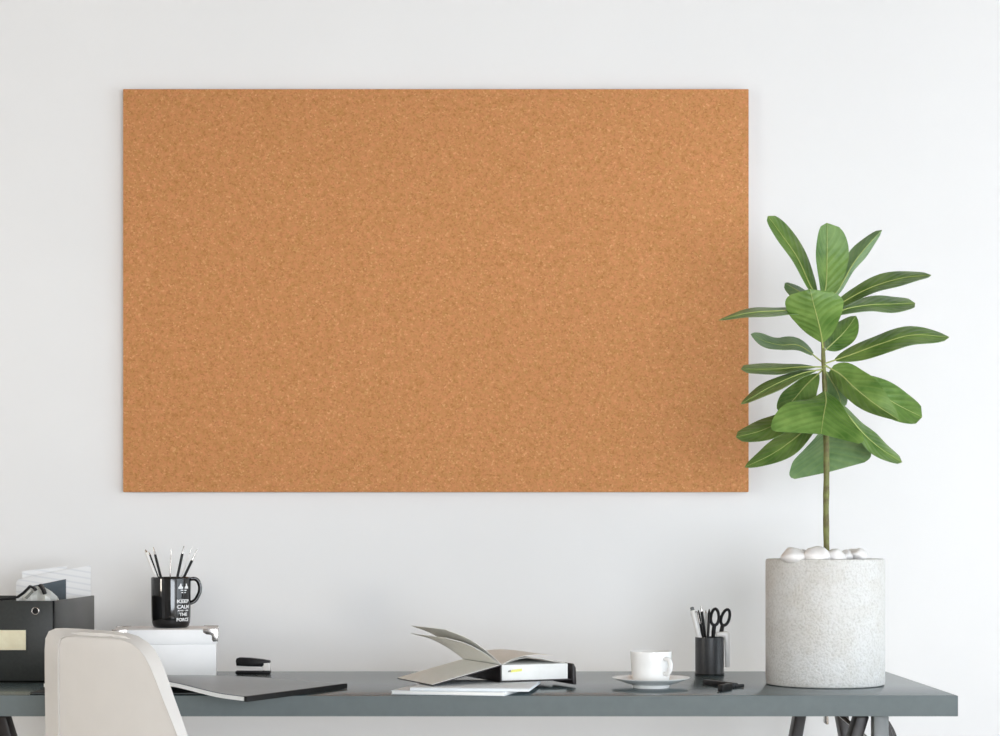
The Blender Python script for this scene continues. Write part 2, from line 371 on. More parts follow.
def trestle(x, yf, yb, xb, label, mir=1):
    zt = ZD - .0327
    r = thing('trestle', label, 'trestle', (x, (yf + yb) / 2, 0), 'trestles under the desk')
    for (cx, cy, gap, spl) in ((x, yf, .014, .22), (xb, yb, .031, .13)):
        for s in (-1, 1):
            bm = B(); beam(bm, (cx + s * gap, cy, zt - .004), (cx + s * (gap + spl), cy, 0.0), .021, .034)
            obj('leg', bm, M['black_leg'], r)
    # cross bar along the depth, just below the top, carried by the leg tops
    bm = B(); dv = V((xb - x, yb - yf, 0)); L = dv.length; ang = math.atan2(dv.y, dv.x) - PI / 2
    mt = Matrix.Translation((x, yf, 0)) @ Matrix.Rotation(ang, 4, 'Z')
    box(bm, (-.016, .02, zt - .007), (.016, L - .02, zt), .002, mtx=mt); obj('top_rail', bm, M['black_leg'], r)
    # grey telescopic post at the front and rear with a rounded black clamp behind it
    bm = B(); box(bm, (x - .003 if mir > 0 else x - .021, yf - .045, .30), (x + .021 if mir > 0 else x + .003, yf - .0205, zt), .0025); obj('post', bm, M['greymetal'], r)
    bm = B()
    arc = [(x + .004, yf + .019, zt)] + [(x + .006 + .046 * math.sin(q / 8 * PI / 2), yf + .019, zt - .10 + .10 * math.cos(q / 8 * PI / 2)) for q in range(9)] + [(x + .030, yf + .019, zt - .10), (x + .016, yf + .019, zt - .05)]
    arc = [(x + (q[0] - x + .005) * mir, q[1], q[2]) for q in arc]
    prism(bm, arc, V((0, .012, 0)), .001); obj('clamp_plate', bm, M['black_leg'], r)
    # nickel folding hinge between the two frames
    hy = (yf + yb) / 2 - .06; hx = x + (xb - x) * (.6 if mir > 0 else .95)
    bm = B(); box(bm, (hx - .034, hy - .004, zt - .010), (hx + .012, hy + .004, zt - .0005), .001)
    beam(bm, (hx - .030, hy, zt - .005), (hx + .022, hy - .02, zt - .052), .010, .006, .001)
    tube(bm, [(hx + .010, hy - .018, zt - .024), (hx + .010, hy + .008, zt - .024)], .006, 12)
    obj('hinge', bm, M['steel'], r)
    bm = B(); box(bm, (xb - .007, yb - .10, zt - .050), (xb - .003, yb - .07, zt - .0005), .001); box(bm, (xb - .010, yb - .10, zt - .003), (xb + .006, yb - .07, zt - .0004), .001)
    obj('bracket', bm, M['steel'], r)
    return r
trestle(0.588, 2.862, 3.27, 0.582, 'black trestle with grey post under the right end of the desk, below the plant')
trestle(-0.806, 2.862, 3.27, -0.71, 'black trestle under the left end of the desk, below the file box', -1)

# ------------------------------------------------------------------ pot, plant and pebbles
PY = 3.02; PC = V(((825 - 500) / FPX * PY, PY, ZD + .0004)); PR = .0988; PH = .2105
pl = thing('fiddle_leaf_fig', 'green fiddle leaf fig with a bare stem in a rough white concrete pot', 'potted plant', PC)
bm = B(); lathe(bm, [(0, 0), (PR - .004, 0), (PR - .001, .0015), (PR, .004), (PR, PH - .004), (PR - .0012, PH - .001), (PR - .004, PH), (PR - .008, PH - .001), (PR - .010, PH - .004), (PR - .010, .02), (0, .02)], PC, 96)
obj('pot', bm, M['concrete'], pl)
bm = B(); lathe(bm, [(0, PH - .05), (PR - .011, PH - .05), (PR - .011, PH - .016), (PR * .6, PH - .010), (0, PH - .008)], PC, 64); obj('soil', bm, M['soil'], pl)
stem_pts = [P(826.5, 575, PY), P(826.5, 553, PY), P(826, 510, PY), P(826.5, 470, PY + .002), P(826, 430, PY), P(825, 395, PY), P(823.5, 362, PY), P(822.5, 330, PY), P(821, 300, PY)]
sp = bez(stem_pts, 40)
bm = B(); tube(bm, sp, [.0050 + .00025 * math.sin(k * 1.7) - .0026 * max(0, (k - 18) / 22) for k in range(41)], 12); obj('stem', bm, M['stem'], pl)

def leaf(ctrl, wl, wr, dl, dr, a=1.0, b_=.5, sl=0, sr=0, wave=.0, nw=2.0, t0=.10, side='top', fold=1.25, ph=0.0, rib=True, st=None):
    """ctrl: midrib points (px, py, depth offset) from stem to tip; wl/wr: apparent half-widths in pixels left/right of the
    growing direction; dl/dr: how far each edge lies behind (+) or in front of (-) the midrib"""
    pts = bez([P(x, y, PY + dy) for x, y, dy in ctrl], 26)
    n = len(pts); rows = []; mw = a / (a + b_); norm = mw ** a * (1 - mw) ** b_
    cols = 10; k_ = PY / FPX
    prof = []
    for i in range(n):
        t = i / (n - 1); s = max(0.0, (t - t0) / (1 - t0))
        prof.append(max((s ** a) * ((1 - s) ** b_) / norm if s < 1 else 0.0, .0))
    # the last rows close in a rounded tip
    bm = bmesh.new(); uvl = bm.loops.layers.uv.new('UVMap')
    first = next(i for i in range(n) if prof[i] > .02)
    top, bot = [], []
    for i in range(first, n):
        p = pts[i]; tg = pts[min(i + 1, n - 1)] - pts[max(i - 1, 0)]
        q = V((tg.x, 0, tg.z))
        if q.length < 1e-6: q = V((0, 0, 1))
        q.normalize(); left = V((-q.z, 0, q.x))
        t = i / (n - 1); row = []
        for c in range(cols + 1):
            u = -1 + 2 * c / cols
            if u < 0: off = left * (wl * k_ * -u) + V((0, 1, 0)) * dl * (abs(u) ** fold)
            else: off = left * (-wr * k_ * u) + V((0, 1, 0)) * dr * (abs(u) ** fold)
            off = off + q * ((sl if u < 0 else sr) * k_ * abs(u) ** 1.4)
            pos = p + off * max(prof[i], .03)
            wv = wave * math.sin(2 * PI * (nw * t + ph + (.35 if u > 0 else 0))) * u * u * prof[i]
            pos = pos + V((0, -.7 * wv, 0)) + left * (wv * .45)
            row.append(pos)
        rows.append((t, row))
    # vertex normals for the two faces of the blade
    R = len(rows)
    def nrm(i, c):
        A = rows[min(i + 1, R - 1)][1][c] - rows[max(i - 1, 0)][1][c]
        Bv = rows[i][1][min(c + 1, cols)] - rows[i][1][max(c - 1, 0)]
        x = A.cross(Bv)
        return x.normalized() if x.length > 1e-12 else V((0, -1, 0))
    vt = [[bm.verts.new(rows[i][1][c]) for c in range(cols + 1)] for i in range(R)]
    N = [[nrm(i, c) for c in range(cols + 1)] for i in range(R)]
    avg = V((0, 0, 0))
    for r_ in N:
        for x in r_: avg += x
    sgn = 1 if avg.y < 0 else -1           # +N*sgn points to the camera side
    vb = [[bm.verts.new(rows[i][1][c] - N[i][c] * sgn * .0006) for c in range(cols + 1)] for i in range(R)]
    front, back = (0, 1) if side == 'top' else (1, 0)
    def face(vsx, mi, uvs):
        f = bm.faces.new(vsx); f.material_index = mi; f.smooth = True
        for lp, q in zip(f.loops, uvs): lp[uvl].uv = q
    for i in range(R - 1):
        for c in range(cols):
            uvq = [(c / cols, rows[i][0]), ((c + 1) / cols, rows[i][0]), ((c + 1) / cols, rows[i + 1][0]), (c / cols, rows[i + 1][0])]
            face([vt[i][c], vt[i][c + 1], vt[i + 1][c + 1], vt[i + 1][c]], front, uvq)
            face([vb[i + 1][c], vb[i + 1][c + 1], vb[i][c + 1], vb[i][c]], back, [uvq[3], uvq[2], uvq[1], uvq[0]])
        for c in (0, cols):
            z = (c / cols, rows[i][0])
            face([vt[i][c], vt[i + 1][c], vb[i + 1][c], vb[i][c]], back, [z] * 4)
    for i in (0, R - 1):
        for c in range(cols): face([vt[i][c], vb[i][c], vb[i][c + 1], vt[i][c + 1]], back, [(0, 0)] * 4)
    bmesh.ops.recalc_face_normals(bm, faces=bm.faces[:])
    me = bpy.data.meshes.new('leaf'); bm.to_mesh(me); bm.free()
    me.materials.append(M['leaf']); me.materials.append(M['leafback'])
    for p_ in me.polygons: p_.use_smooth = True
    me.set_sharp_from_angle(angle=math.radians(70))
    o = bpy.data.objects.new('leaf', me); C.objects.link(o); o.parent = pl; o.matrix_parent_inverse = Matrix.Translation(-V(pl.location))
    if rib:                                 # petiole running on as the midrib
        bm = bmesh.new()
        rp = [V(p) + V((0, -.0006 if side == 'top' else .0004, 0)) for p in pts]
        if st: rp = [st] + rp
        tube(bm, rp, [max(.0003, .0014 * (1 - .85 * i / len(rp))) for i in range(len(rp))], 8)
        obj('midrib', bm, M['midrib'], o)
    return o
S = lambda y: min(sp, key=lambda p: abs(p.z - P(0, y, PY).z))
SP = lambda y: (500 + S(y).x * FPX / S(y).y, y, 0)
# crown, top tier
leaf([SP(303), (811, 287, .01), (797, 257, .03), (781, 234, .04), (768, 216, .045)], 8, 14, -.012, .022, .75, .42, 0, 0, .001)
leaf([SP(305), (826, 285, .01), (827, 255, .02), (827, 223, .015)], 12, 23, -.012, .012, .85, .42, 0, 0, .002)
leaf([SP(308), (838, 290, .03), (853, 264, .05), (867, 246, .06), (882, 230, .075)], 9, 7, .02, .03, .8, .55, 0, 0, .003, side='under')
leaf([SP(318), (845, 301, .0), (872, 287, -.02), (902, 278, -.04), (931, 275, -.05)], 10, 8, .030, -.030, .75, .55, 0, 0, .003)
leaf([SP(322), (843, 310, .02), (868, 305, .04), (893, 304, .05), (915, 303, .055)], 11, 10, .034, -.03, .75, .38, 0, 0, .003)
leaf([SP(349), (821, 334, -.02), (817, 317, -.045), (813, 302, -.062), (810, 289, -.07)], 25, 31, .015, .02, .9, .32, 4, -9, .0015, 1.5)
leaf([SP(322), (812, 300, .04), (800, 292, .06), (785, 283, .07)], 7, 8, .02, .03, .8, .5, 0, 0, .002, side='under')
leaf([SP(326), (800, 312, -.02), (775, 311, -.05), (748, 313, -.07), (719, 320, -.08)], 7, 6.5, -.030, .032, .7, .75, 0, 0, .003)
# middle tier
leaf([SP(363), (800, 346, .03), (780, 345, .045), (764, 341, .05), (751, 334, .055)], 8, 11, -.03, .036, .5, .55, 0, 0, .006, 1.6, side='under')
leaf([SP(352), (833, 343, .035), (845, 331, .06), (856, 316, .08)], 12, 13, .02, -.01, .8, .7, 0, 0, .002)
leaf([SP(364), (850, 355, -.02), (880, 344, -.045), (912, 335, -.065), (949, 337, -.07)], 11, 12, .034, -.032, .75, .6, 0, 0, .004, 1.5)
leaf([SP(367), (800, 367, .01), (775, 369, .03), (741, 369, .045)], 7, 7.5, -.03, .03, .9, .32, 0, 0, .002)
leaf([SP(369), (800, 374, -.01), (770, 387, -.02), (741, 404, -.02)], 6.5, 6.5, -.03, .03, .9, .7, 0, 0, .002)
leaf([SP(369), (808, 383, .02), (795, 398, .035), (781, 414, .045)], 18, 12, -.015, .02, .8, .42, 0, 0, .002)
leaf([SP(368), (831, 380, .03), (838, 393, .05), (842, 408, .06)], 11, 11, .015, .015, .8, .4, 0, 0, .002, side='under')
leaf([SP(364), (845, 378, .03), (872, 390, .05), (898, 405, .065), (922, 417, .07)], 18, 17, .02, -.02, .8, .38, 0, 0, .003)
leaf([SP(365), (840, 374, -.02), (855, 388, -.04), (875, 404, -.055), (899, 420, -.06)], 19, 10, -.004, .03, .6, .75, 0, 0, .002)
# lower tier
leaf([SP(390), (826, 401, -.03), (823.5, 416, -.065), (821, 434, -.085)], 42, 50, -.012, -.008, 1.2, .22, 4, 12, .003, 2.2, t0=.0)
leaf([SP(396), (806, 409, -.01), (782, 421, -.02), (760, 431, -.02), (736, 437, -.015)], 11, 10, -.028, .030, .8, .45, 0, 0, .003)
leaf([SP(412), (812, 423, .03), (795, 438, .045), (772, 454, .05), (745, 467, .05)], 11, 11, -.022, .024, .8, .7, 0, 0, .004)
leaf([SP(424), (827, 436, .04), (828, 452, .075), (829, 472, .10)], 44, 42, .0, .0, 1.0, .22, -1, 4, .004, 2.5, t0=.0, side='under')
leaf([SP(398), (843, 410, .02), (862, 432, .035), (880, 448, .04), (902, 462, .045)], 11, 11, .026, -.024, .8, .5, 0, 0, .003)

def pebble(c, r, seed, label):
    rnd = random.Random(seed); bm = B(); bmesh.ops.create_icosphere(bm, subdivisions=3, radius=1)
    sc_ = (1 + rnd.uniform(-.1, .25), .9 + rnd.uniform(-.1, .2), .72 + rnd.uniform(-.08, .15))
    dirs = [V((rnd.uniform(-1, 1), rnd.uniform(-1, 1), rnd.uniform(-.6, 1))).normalized() for _ in range(6)]
    rot = Matrix.Rotation(rnd.uniform(0, PI), 3, 'Z') @ Matrix.Rotation(rnd.uniform(-.3, .3), 3, 'X')
    for v in bm.verts:
        k = 1.0
        for dd in dirs:
            q = v.co.dot(dd)
            if q > .64: k = min(k, .64 / q + .12)      # soft facets
        v.co = rot @ V([v.co[i] * k * sc_[i] * r for i in range(3)]) + V(c)
    return tag(obj('pebble', bm, M['pebble'], angle=80), label, 'pebble', 'white pebbles on the soil of the plant pot')
zs = ZD + PH - .012
peb = [(793, 555.5, 12.5, -.066, 'large white pebble at the left end of the pebbles in the pot'),
       (790, 550, 5, -.040, 'small white pebble lying on top at the left end of the pot'),
       (803, 553.5, 6, -.045, 'small white pebble left of the stem, beside the large left one'),
       (807, 557, 4.5, -.068, 'tiny white pebble in the gap left of the broad front one'),
       (817, 556.5, 12.5, -.075, 'broad flat white pebble in front of the plant stem'),
       (836, 556, 11, -.068, 'rounded white pebble directly right of the plant stem'),
       (847, 555.5, 8, -.052, 'white pebble third from the right end of the pot'),
       (853, 551.5, 5, -.045, 'small white pebble lying on top right of the stem'),
       (859, 555, 9, -.055, 'upright white pebble at the right end of the pebbles in the pot'),
       (828, 556, 8, .015, 'white pebble behind the foot of the plant stem'),
       (812, 557, 8, .03, 'white pebble lying behind the broad front one'),
       (845, 557, 8, .03, 'white pebble lying behind the rounded one right of the stem')]
for i, (px, py, rp, dy, lb) in enumerate(peb):
    pebble(P(px, py, PY + dy), rp * PY / FPX, 40 + i, lb)

# ------------------------------------------------------------------ coffee cup on its saucer
CY = 2.944; cc = V(((651 - 500) / FPX * CY, CY, ZD))
bm = B(); lathe(bm, [(0, .0005), (.0275, 0), (.0295, .0008), (.0300, .0030), (.031, .0055), (.045, .0095), (.0600, .0150), (.0635, .0166), (.0640, .0174), (.0632, .0178), (.058, .0165), (.045, .0115), (.034, .0085), (.030, .0080), (0, .0080)], cc, 72)
tag(obj('saucer', bm, M['porcelain'], angle=50), 'white porcelain saucer on the desk under the coffee cup', 'saucer')
cup = thing('coffee_cup', 'white porcelain coffee cup standing on its saucer', 'cup', cc + V((0, 0, .008)))
cb_ = cc + V((0, 0, .0082))
bm = B(); lathe(bm, [(0, .001), (.0255, .001), (.0262, 0), (.0285, .0004), (.0300, .003), (.0312, .010), (.0325, .025), (.0333, .040), (.0338, .0510), (.0336, .0520), (.0328, .0522), (.0322, .0512), (.0316, .040), (.0305, .022), (.0285, .007), (.024, .004), (0, .0035)], cb_, 64)
obj('body', bm, M['porcelain'], cup, angle=60)
ha = math.radians(-53)          # handle direction, towards the camera's right
hd = V((math.cos(ha), math.sin(ha), 0))
bm = B(); pts = [(.0310, .0170), (.0375, .0165), (.0430, .0200), (.0465, .0265), (.0468, .0330), (.0440, .0385), (.0390, .0410), (.0320, .0410)]
tube(bm, bez([cb_ + hd * r + V((0, 0, z)) for r, z in pts], 28), .0030, 12, flat=1.25); obj('handle', bm, M['porcelain'], cup)
bm = B(); lathe(bm, [(0, .042), (.0318, .042), (.0316, .0405), (0, .0405)], cb_, 48); obj('coffee', bm, M['coffee'], cup)

# ------------------------------------------------------------------ pen cup with its contents
UY = 3.235; UC = V(((709.5 - 500) / FPX * UY, UY, ZD)); UR = .0262; UH = .0680
pc = thing('pen_cup', 'plain black cylindrical pen cup right of the coffee cup', 'pen cup', UC)
bm = B(); lathe(bm, [(0, 0), (UR - .001, 0), (UR, .001), (UR, .0035), (UR - .0006, .0045), (UR - .0006, UH - .002), (UR - .001, UH), (UR - .002, UH), (UR - .0024, UH - .001), (UR - .0024, .003), (0, .003)], UC, 64)
obj('shell', bm, M['cupblack'], pc)
bm = B(); lathe(bm, [(UR + .0001, .0005), (UR + .0006, .001), (UR + .0006, .0028), (UR + .0001, .0033)], UC, 64); obj('base_ring', bm, M['black'], pc)
def pen(name, tip, foot, r, barrel, tipmat, label, cat, group, tip_len, tip_r=.4, cap=None):
    """a stick from foot to tip; the last tip_len of it is a tapered tip of another material"""
    tip, foot = V(tip), V(foot); dv = (tip - foot).normalized(); j = tip - dv * tip_len
    o = thing(name, label, cat, foot, group)
    bm = B(); tube(bm, [foot, foot + dv * .002, j - dv * .002, j], [r * .8, r, r, r * .92], 12); obj('barrel', bm, barrel, o)
    bm = B(); tube(bm, [j, j + dv * tip_len * .35, tip - dv * .001, tip], [r * .85, r * .7, r * tip_r, r * tip_r * .6], 12); obj('tip', bm, tipmat, o)
    if cap: bm = B(); side = V((1, -.5, 0)).normalized(); bb = bmesh.new(); tube(bm, [j - dv * .003 + side * r, j - dv * .003 + side * r * 1.7, j - dv * .025 + side * r * 1.6], r * .28, 8); obj('pocket_clip', bm, cap, o)
    return o
G2 = 'pens and pencils in the black pen cup'
fz = ZD + .0045
pen('marker_pen', P(691.8, 607, UY - .006), (UC.x - .004, UC.y - .006, fz), .0048, M['whiteplastic'], M['greymetal'], 'thick white marker pen leaning left in the pen cup', 'pen', G2, .006, .8, M['steel'])
pen('pencil', P(690.8, 610, UY + .008), (UC.x + .002, UC.y + .006, fz), .0026, M['black'], M['black'], 'black pencil mostly hidden behind the thick white marker', 'pencil', G2, .006)
pen('pencil', P(701, 606, UY + .002), (UC.x + .002, UC.y + .014, fz), .0026, M['black'], M['steel'], 'black pencil with silver tip right of the thick white marker', 'pencil', G2, .010)
pen('pencil', P(698.3, 610, UY + .015), (UC.x + .000, UC.y + .019, fz), .0024, M['black'], M['black'], 'black pencil standing behind the thick white marker on its right', 'pencil', G2, .006)
pen('pencil', P(709.3, 609, UY - .002), (UC.x - .008, UC.y - .016, fz), .0026, M['black'], M['black'], 'black pencil standing upright just left of the scissors', 'pencil', G2, .006)
pen('pencil', P(706, 610, UY + .010), (UC.x - .010, UC.y + .004, fz), .0022, M['whiteplastic'], M['steel'], 'slim white pencil between the black pencils in the pen cup', 'pencil', G2, .006)
scz = thing('scissors', 'scissors with black loop handles standing in the pen cup', 'scissors', (UC.x + .006, UC.y + .003, fz))
def loop(cx, cy, rx, rz, tilt, Y):
    c = P(cx, cy, Y); out = []
    for k in range(24):
        q = 2 * PI * k / 24; x = rx * math.cos(q); z = rz * math.sin(q) * (1 + .12 * math.sin(q))
        out.append(c + V((x * math.cos(tilt) + z * math.sin(tilt), 0, -x * math.sin(tilt) + z * math.cos(tilt))))
    return out
k = UY / FPX
for (cx, cy, tl, sx, Y, fx) in ((714.8, 618, .06, 712.8, UY + .002, .009), (725.2, 618.3, .30, 720, UY + .006, .006)):
    bm = B(); tube(bm, loop(cx, cy, 4.0 * k, 8.2 * k, tl, Y), 1.55 * k, 10, closed=True)
    lo = P(cx, cy, Y) + V((-8.6 * k * math.sin(tl), 0, -8.2 * k * math.cos(tl)))
    tube(bm, [lo + V((0, 0, .003)), lo + (P(sx, 638, Y) - lo) * .5, P(sx, 640, Y)], [.0036, .0040, .0028], 10)
    obj('handle', bm, M['black'], scz)
    bm = B(); p0 = P(sx, 639, Y); p1 = V((UC.x + fx, Y, fz + .004)); s = V((.003, 0, 0))
    prism(bm, [p0 - s, p0 + s, p1 + s * .2, p1 - s * .2], V((0, .0012, 0))); obj('blade', bm, M['steel'], scz)
bm = B()
zt = P(0, 633, UY).z
prism(bm, [P(716, 632.5, UY - .008), P(728, 631.5, UY - .008), P(730.2, 634, UY - .008), P(730, 667, UY - .008), P(725.8, 667.5, UY - .008), P(725.0, 637, UY - .008), P(717, 636.2, UY - .008)], V((0, .011, 0)), .0007)
tag(obj('clip_strip', bm, M['whiteplastic']), 'white folded strip hooked over the right rim of the pen cup', 'clip')

# small black clip lying in front of the pen cup
ky = 2.975
cl = thing('desk_clip', 'small black clip lying on the desk in front of the pen cup', 'clip', P(724, 687, ky))
zc = ZD + .0005
def lying(bm, a, b, r0, r1, zr):
    a, b = V(a), V(b); d_ = (b - a); n = V((-d_.y, d_.x, 0)).normalized()
    prism(bm, [a + n * r0, a - n * r0, b - n * r1, b + n * r1], V((0, 0, zr)), .0015)
def DP(px, py): Y = (CZ - zc) * FPX / (py - HY); return P(px, py, Y)
bm = B(); lying(bm, DP(705.5, 684.5), DP(735, 688.2), .0055, .0065, .0085); obj('body', bm, M['black'], cl)
bm = B(); lying(bm, DP(734, 688), DP(744, 687.6), .0055, .0018, .006); obj('tip', bm, M['black'], cl)
bm = B(); lying(bm, DP(720, 691.6), DP(730, 689.6), .0045, .0050, .0105); obj('lever', bm, M['black'], cl)
bm = B(); lying(bm, DP(724.5, 690.9) + V((0, -.0005, .0106)), DP(729, 690) + V((0, -.0005, .0106)), .0022, .0022, .0006); obj('label_plate', bm, M['greymetal'], cl)

# ------------------------------------------------------------------ white papers and open notebook
def slab(name, corners, th, m, label=None, cat=None, group=None, parent=None, bev=.0006):
    bm = B(); prism(bm, corners, V((0, 0, th)), bev); o = obj(name, bm, m, parent)
    return tag(o, label, cat, group) if label else o
def at(px, py, z): Y = (CZ - z) * FPX / (py - HY); return P(px, py, Y)
z0 = ZD + .0004
f0, f1 = at(391, 694.3, z0), at(505, 696.0, z0)
bk = V((.045, .160, 0))
lowp = thing('booklet', 'lower white paper booklet under the open notebook, at the desk edge', 'booklet', f0, 'white booklets under the notebook')
slab('pages', [f0 + V((.001, .001, .0008)), f1 + V((-.001, .001, .0008)), f1 + bk + V((-.001, -.001, .0008)), f0 + bk + V((.001, -.001, .0008))], .0042, M['paper'], parent=lowp)
slab('cover', [f0 + V((0, 0, .0052)), f1 + V((0, 0, .0052)), f1 + bk + V((0, 0, .0052)), f0 + bk + V((0, 0, .0052))], .0008, M['bluepaper'], parent=lowp, bev=.0002)
slab('back_cover', [f0, f1, f1 + bk, f0 + bk], .0007, M['bluepaper'], parent=lowp, bev=.0002)
z1 = z0 + .0062
g0, g1 = at(410, 690.5, z1), at(529, 691.8, z1)
bk2 = V((.022, .165, 0))
upp = thing('booklet', 'upper white booklet lying on the lower one beneath the open notebook', 'booklet', g0, 'white booklets under the notebook')
slab('pages', [g0, g1, g1 + bk2, g0 + bk2], .0040, M['bluepaper'], parent=upp)
slab('cover', [g0 + V((0, 0, .0042)), g1 + V((0, 0, .0042)), g1 + bk2 + V((0, 0, .0042)), g0 + bk2 + V((0, 0, .0042))], .0006, M['bluepaper'], parent=upp, bev=.0001)

z2 = z1 + .0052
q0 = at(501.5, 682.3, z2)                                     # near left bottom corner of the page block
e1 = V((.917, .400, 0)); e2 = V((-.400, .917, 0)); BW, BL, BT = .1215, .157, .0278
nb = thing('notebook', 'thick open notebook with dark cover and two raised pages, lying on white booklets', 'notebook', q0)
def NB(u, v, h): return q0 + e1 * u + e2 * v + V((0, 0, h))
bm = B()
prism(bm, [NB(.001, .001, .0022), NB(BW - .002, .001, .0022), NB(BW - .002, BL - .001, .0022), NB(.001, BL - .001, .0022)], V((0, 0, BT - .0024)), .0008)
blk = obj('page_block', bm, M['paper'], nb)
bm = B(); prism(bm, [NB(.018, -.0006, .0195), NB(.036, -.0006, .0210), NB(.036, -.0006, .0170), NB(.016, -.0006, .0155)], e2 * .0012); obj('index_tab', bm, M['yellow'], nb)
bm = B(); prism(bm, [NB(.0125, -.0006, .0185), NB(.0165, -.0006, .0195), NB(.0160, -.0006, .0165), NB(.0115, -.0006, .0160)], e2 * .0012); obj('index_tab', bm, M['greytab'], nb)
bm = B(); prism(bm, [NB(-.003, -.002, 0), NB(BW + .004, -.002, 0), NB(BW + .004, BL + .002, 0), NB(-.003, BL + .002, 0)], V((0, 0, .002)), .0006); obj('back_cover', bm, M['darkcover'], nb)
bm = B(); prism(bm, [NB(-.0032, -.002, 0), NB(-.0004, -.002, 0), NB(-.0004, -.002, BT), NB(-.0032, -.002, BT)], e2 * (BL + .004), .0008); obj('spine', bm, M['darkcover'], nb)
# front cover, swung open to the left and hanging down from the spine
F = at(432, 685.0, z1 + .0074); Fb = F + e2 * BL
hf, hb = NB(-.003, -.001, BT), NB(-.003, BL + .001, BT)
nrm_ = (Fb - F).cross(hf - F).normalized()
if nrm_.z < 0: nrm_ = -nrm_
bm = B(); prism(bm, [F, hf, hb, Fb], nrm_ * -.0016, .0004); fc = obj('front_cover', bm, M['darkcover'], nb)
ins = lambda p: p + nrm_ * .0001
ce = (F + hf + hb + Fb) / 4
bm = B(); prism(bm, [ins(p + (ce - p) * .012) for p in (F, hf, hb, Fb)], nrm_ * .0006); obj('endpaper', bm, M['ivory'], fc)
# the far end flap of the back cover, folded down over the edge of the papers
bm = B()
prism(bm, [NB(BW + .0045, -.004, BT * .98), NB(BW + .0065, -.004, BT * .98), NB(BW + .0105, -.004, BT * .72), NB(BW + .0115, -.004, -.0075), NB(BW + .006, -.004, -.0075), NB(BW + .0045, -.004, .000)], e2 * (BL * .5), .0012)
obj('cover_flap', bm, M['darkcover'], nb)
def page(profile, name='page', m=None, v0=0.0, v1=BL):
    """profile: (u, h) points from the spine outwards, swept along the spine"""
    pr = bez([V((u, h, 0)) for u, h in profile], 16); bm = B(); th = .0005
    g = []
    for v in (v0, (v0 + v1) / 2, v1):
        g.append([[bm.verts.new(NB(p.x, v, p.y + s)) for p in pr] for s in (0, th)])
    n = len(pr)
    for j in range(2):
        for s in (0, 1):
            for i in range(n - 1): bm.faces.new((g[j][s][i], g[j][s][i + 1], g[j + 1][s][i + 1], g[j + 1][s][i]))
        for i in (0, n - 1): bm.faces.new((g[j][0][i], g[j + 1][0][i], g[j + 1][1][i], g[j][1][i]))
    for j in (0, 2):
        for i in range(n - 1): bm.faces.new((g[j][0][i], g[j][0][i + 1], g[j][1][i + 1], g[j][1][i]))
    return obj(name, bm, m or M['ivory'], nb, angle=60)
page([(-.001, BT), (-.030, BT + .020), (-.062, BT + .036), (-.098, BT + .046)])
page([(.000, BT + .0006), (-.026, BT + .023), (-.058, BT + .044), (-.097, BT + .059)])
page([(.002, BT + .0002), (.018, BT + .0060), (.042, BT + .0105), (.070, BT + .0085), (.100, BT + .0025), (.114, BT + .0006)])
page([(.002, BT + .0010), (.018, BT + .0080), (.040, BT + .0135), (.066, BT + .0150), (.092, BT + .0130)])

# ------------------------------------------------------------------ portfolio overhanging the desk edge, folder below it
A0 = at(247, 702, ZD + .001); B0 = at(347, 688.5, ZD + .001)
ab = (B0 - A0); abn = ab.normalized(); ad = V((-abn.y, abn.x, 0)); AW, AL = ab.length, .392
ZH = bez([V((s, h, 0)) for s, h in ((0, 0), (.05, .0035), (.085, .0088), (.139, .0172), (.215, .0225), (.30, .0165), (.345, .0105), (.392, .0065))], 40)
def arch(s):
    for p, q in zip(ZH, ZH[1:]):
        if p.x <= s <= q.x + 1e-9: return p.y + (q.y - p.y) * (s - p.x) / max(1e-9, q.x - p.x)
    return ZH[-1].y
def arched(bm, s0, s1, w0, w1, zlo, zhi, n=30):
    g = []
    for i in range(n + 1):
        s = s0 + (s1 - s0) * i / n; h = arch(s)
        g.append([bm.verts.new(A0 + ad * s + abn * w_ + V((0, 0, h * (1 - .78 * max(0, min(1, w_ / AW)) ** .8) + z))) for w_, z in ((w0, zlo), (w1, zlo), (w1, zhi), (w0, zhi))])
    for i in range(n):
        for k_ in range(4):
            j = (k_ + 1) % 4; bm.faces.new((g[i][k_], g[i][j], g[i + 1][j], g[i + 1][k_]))
    bm.faces.new(g[0]); bm.faces.new(g[-1][::-1])
pf = thing('portfolio', 'dark grey bowed portfolio with white page edges hanging over the desk edge', 'portfolio', A0)
bm = B(); arched(bm, .004, AL, .0005, AW, .0008, .0068); obj('pages', bm, M['paper'], pf)
bm = B(); arched(bm, .002, AL, 0.001, AW + .001, .0069, .0078); obj('cover', bm, M['folder'], pf)
bm = B(); arched(bm, 0, .0045, -.001, AW + .001, 0, .0082, 2); obj('spine', bm, M['black'], pf)
fo = thing('folder', 'thin black folder lying on the desk underneath the bowed portfolio', 'folder', (-.56, 2.9, ZD))
bm = B(); box(bm, (-.735, 2.812, ZD + .0004), (-.412, 2.93, ZD + .0012), .0003); box(bm, (-.735, 2.812, ZD + .0026), (-.412, 2.93, ZD + .0036), .0006); box(bm, (-.735, 2.926, ZD + .0004), (-.412, 2.93, ZD + .0036), .0003); obj('cover', bm, M['black'], fo)
bm = B(); box(bm, (-.732, 2.815, ZD + .0013), (-.415, 2.9255, ZD + .0025)); obj('pages', bm, M['greymetal'], fo)

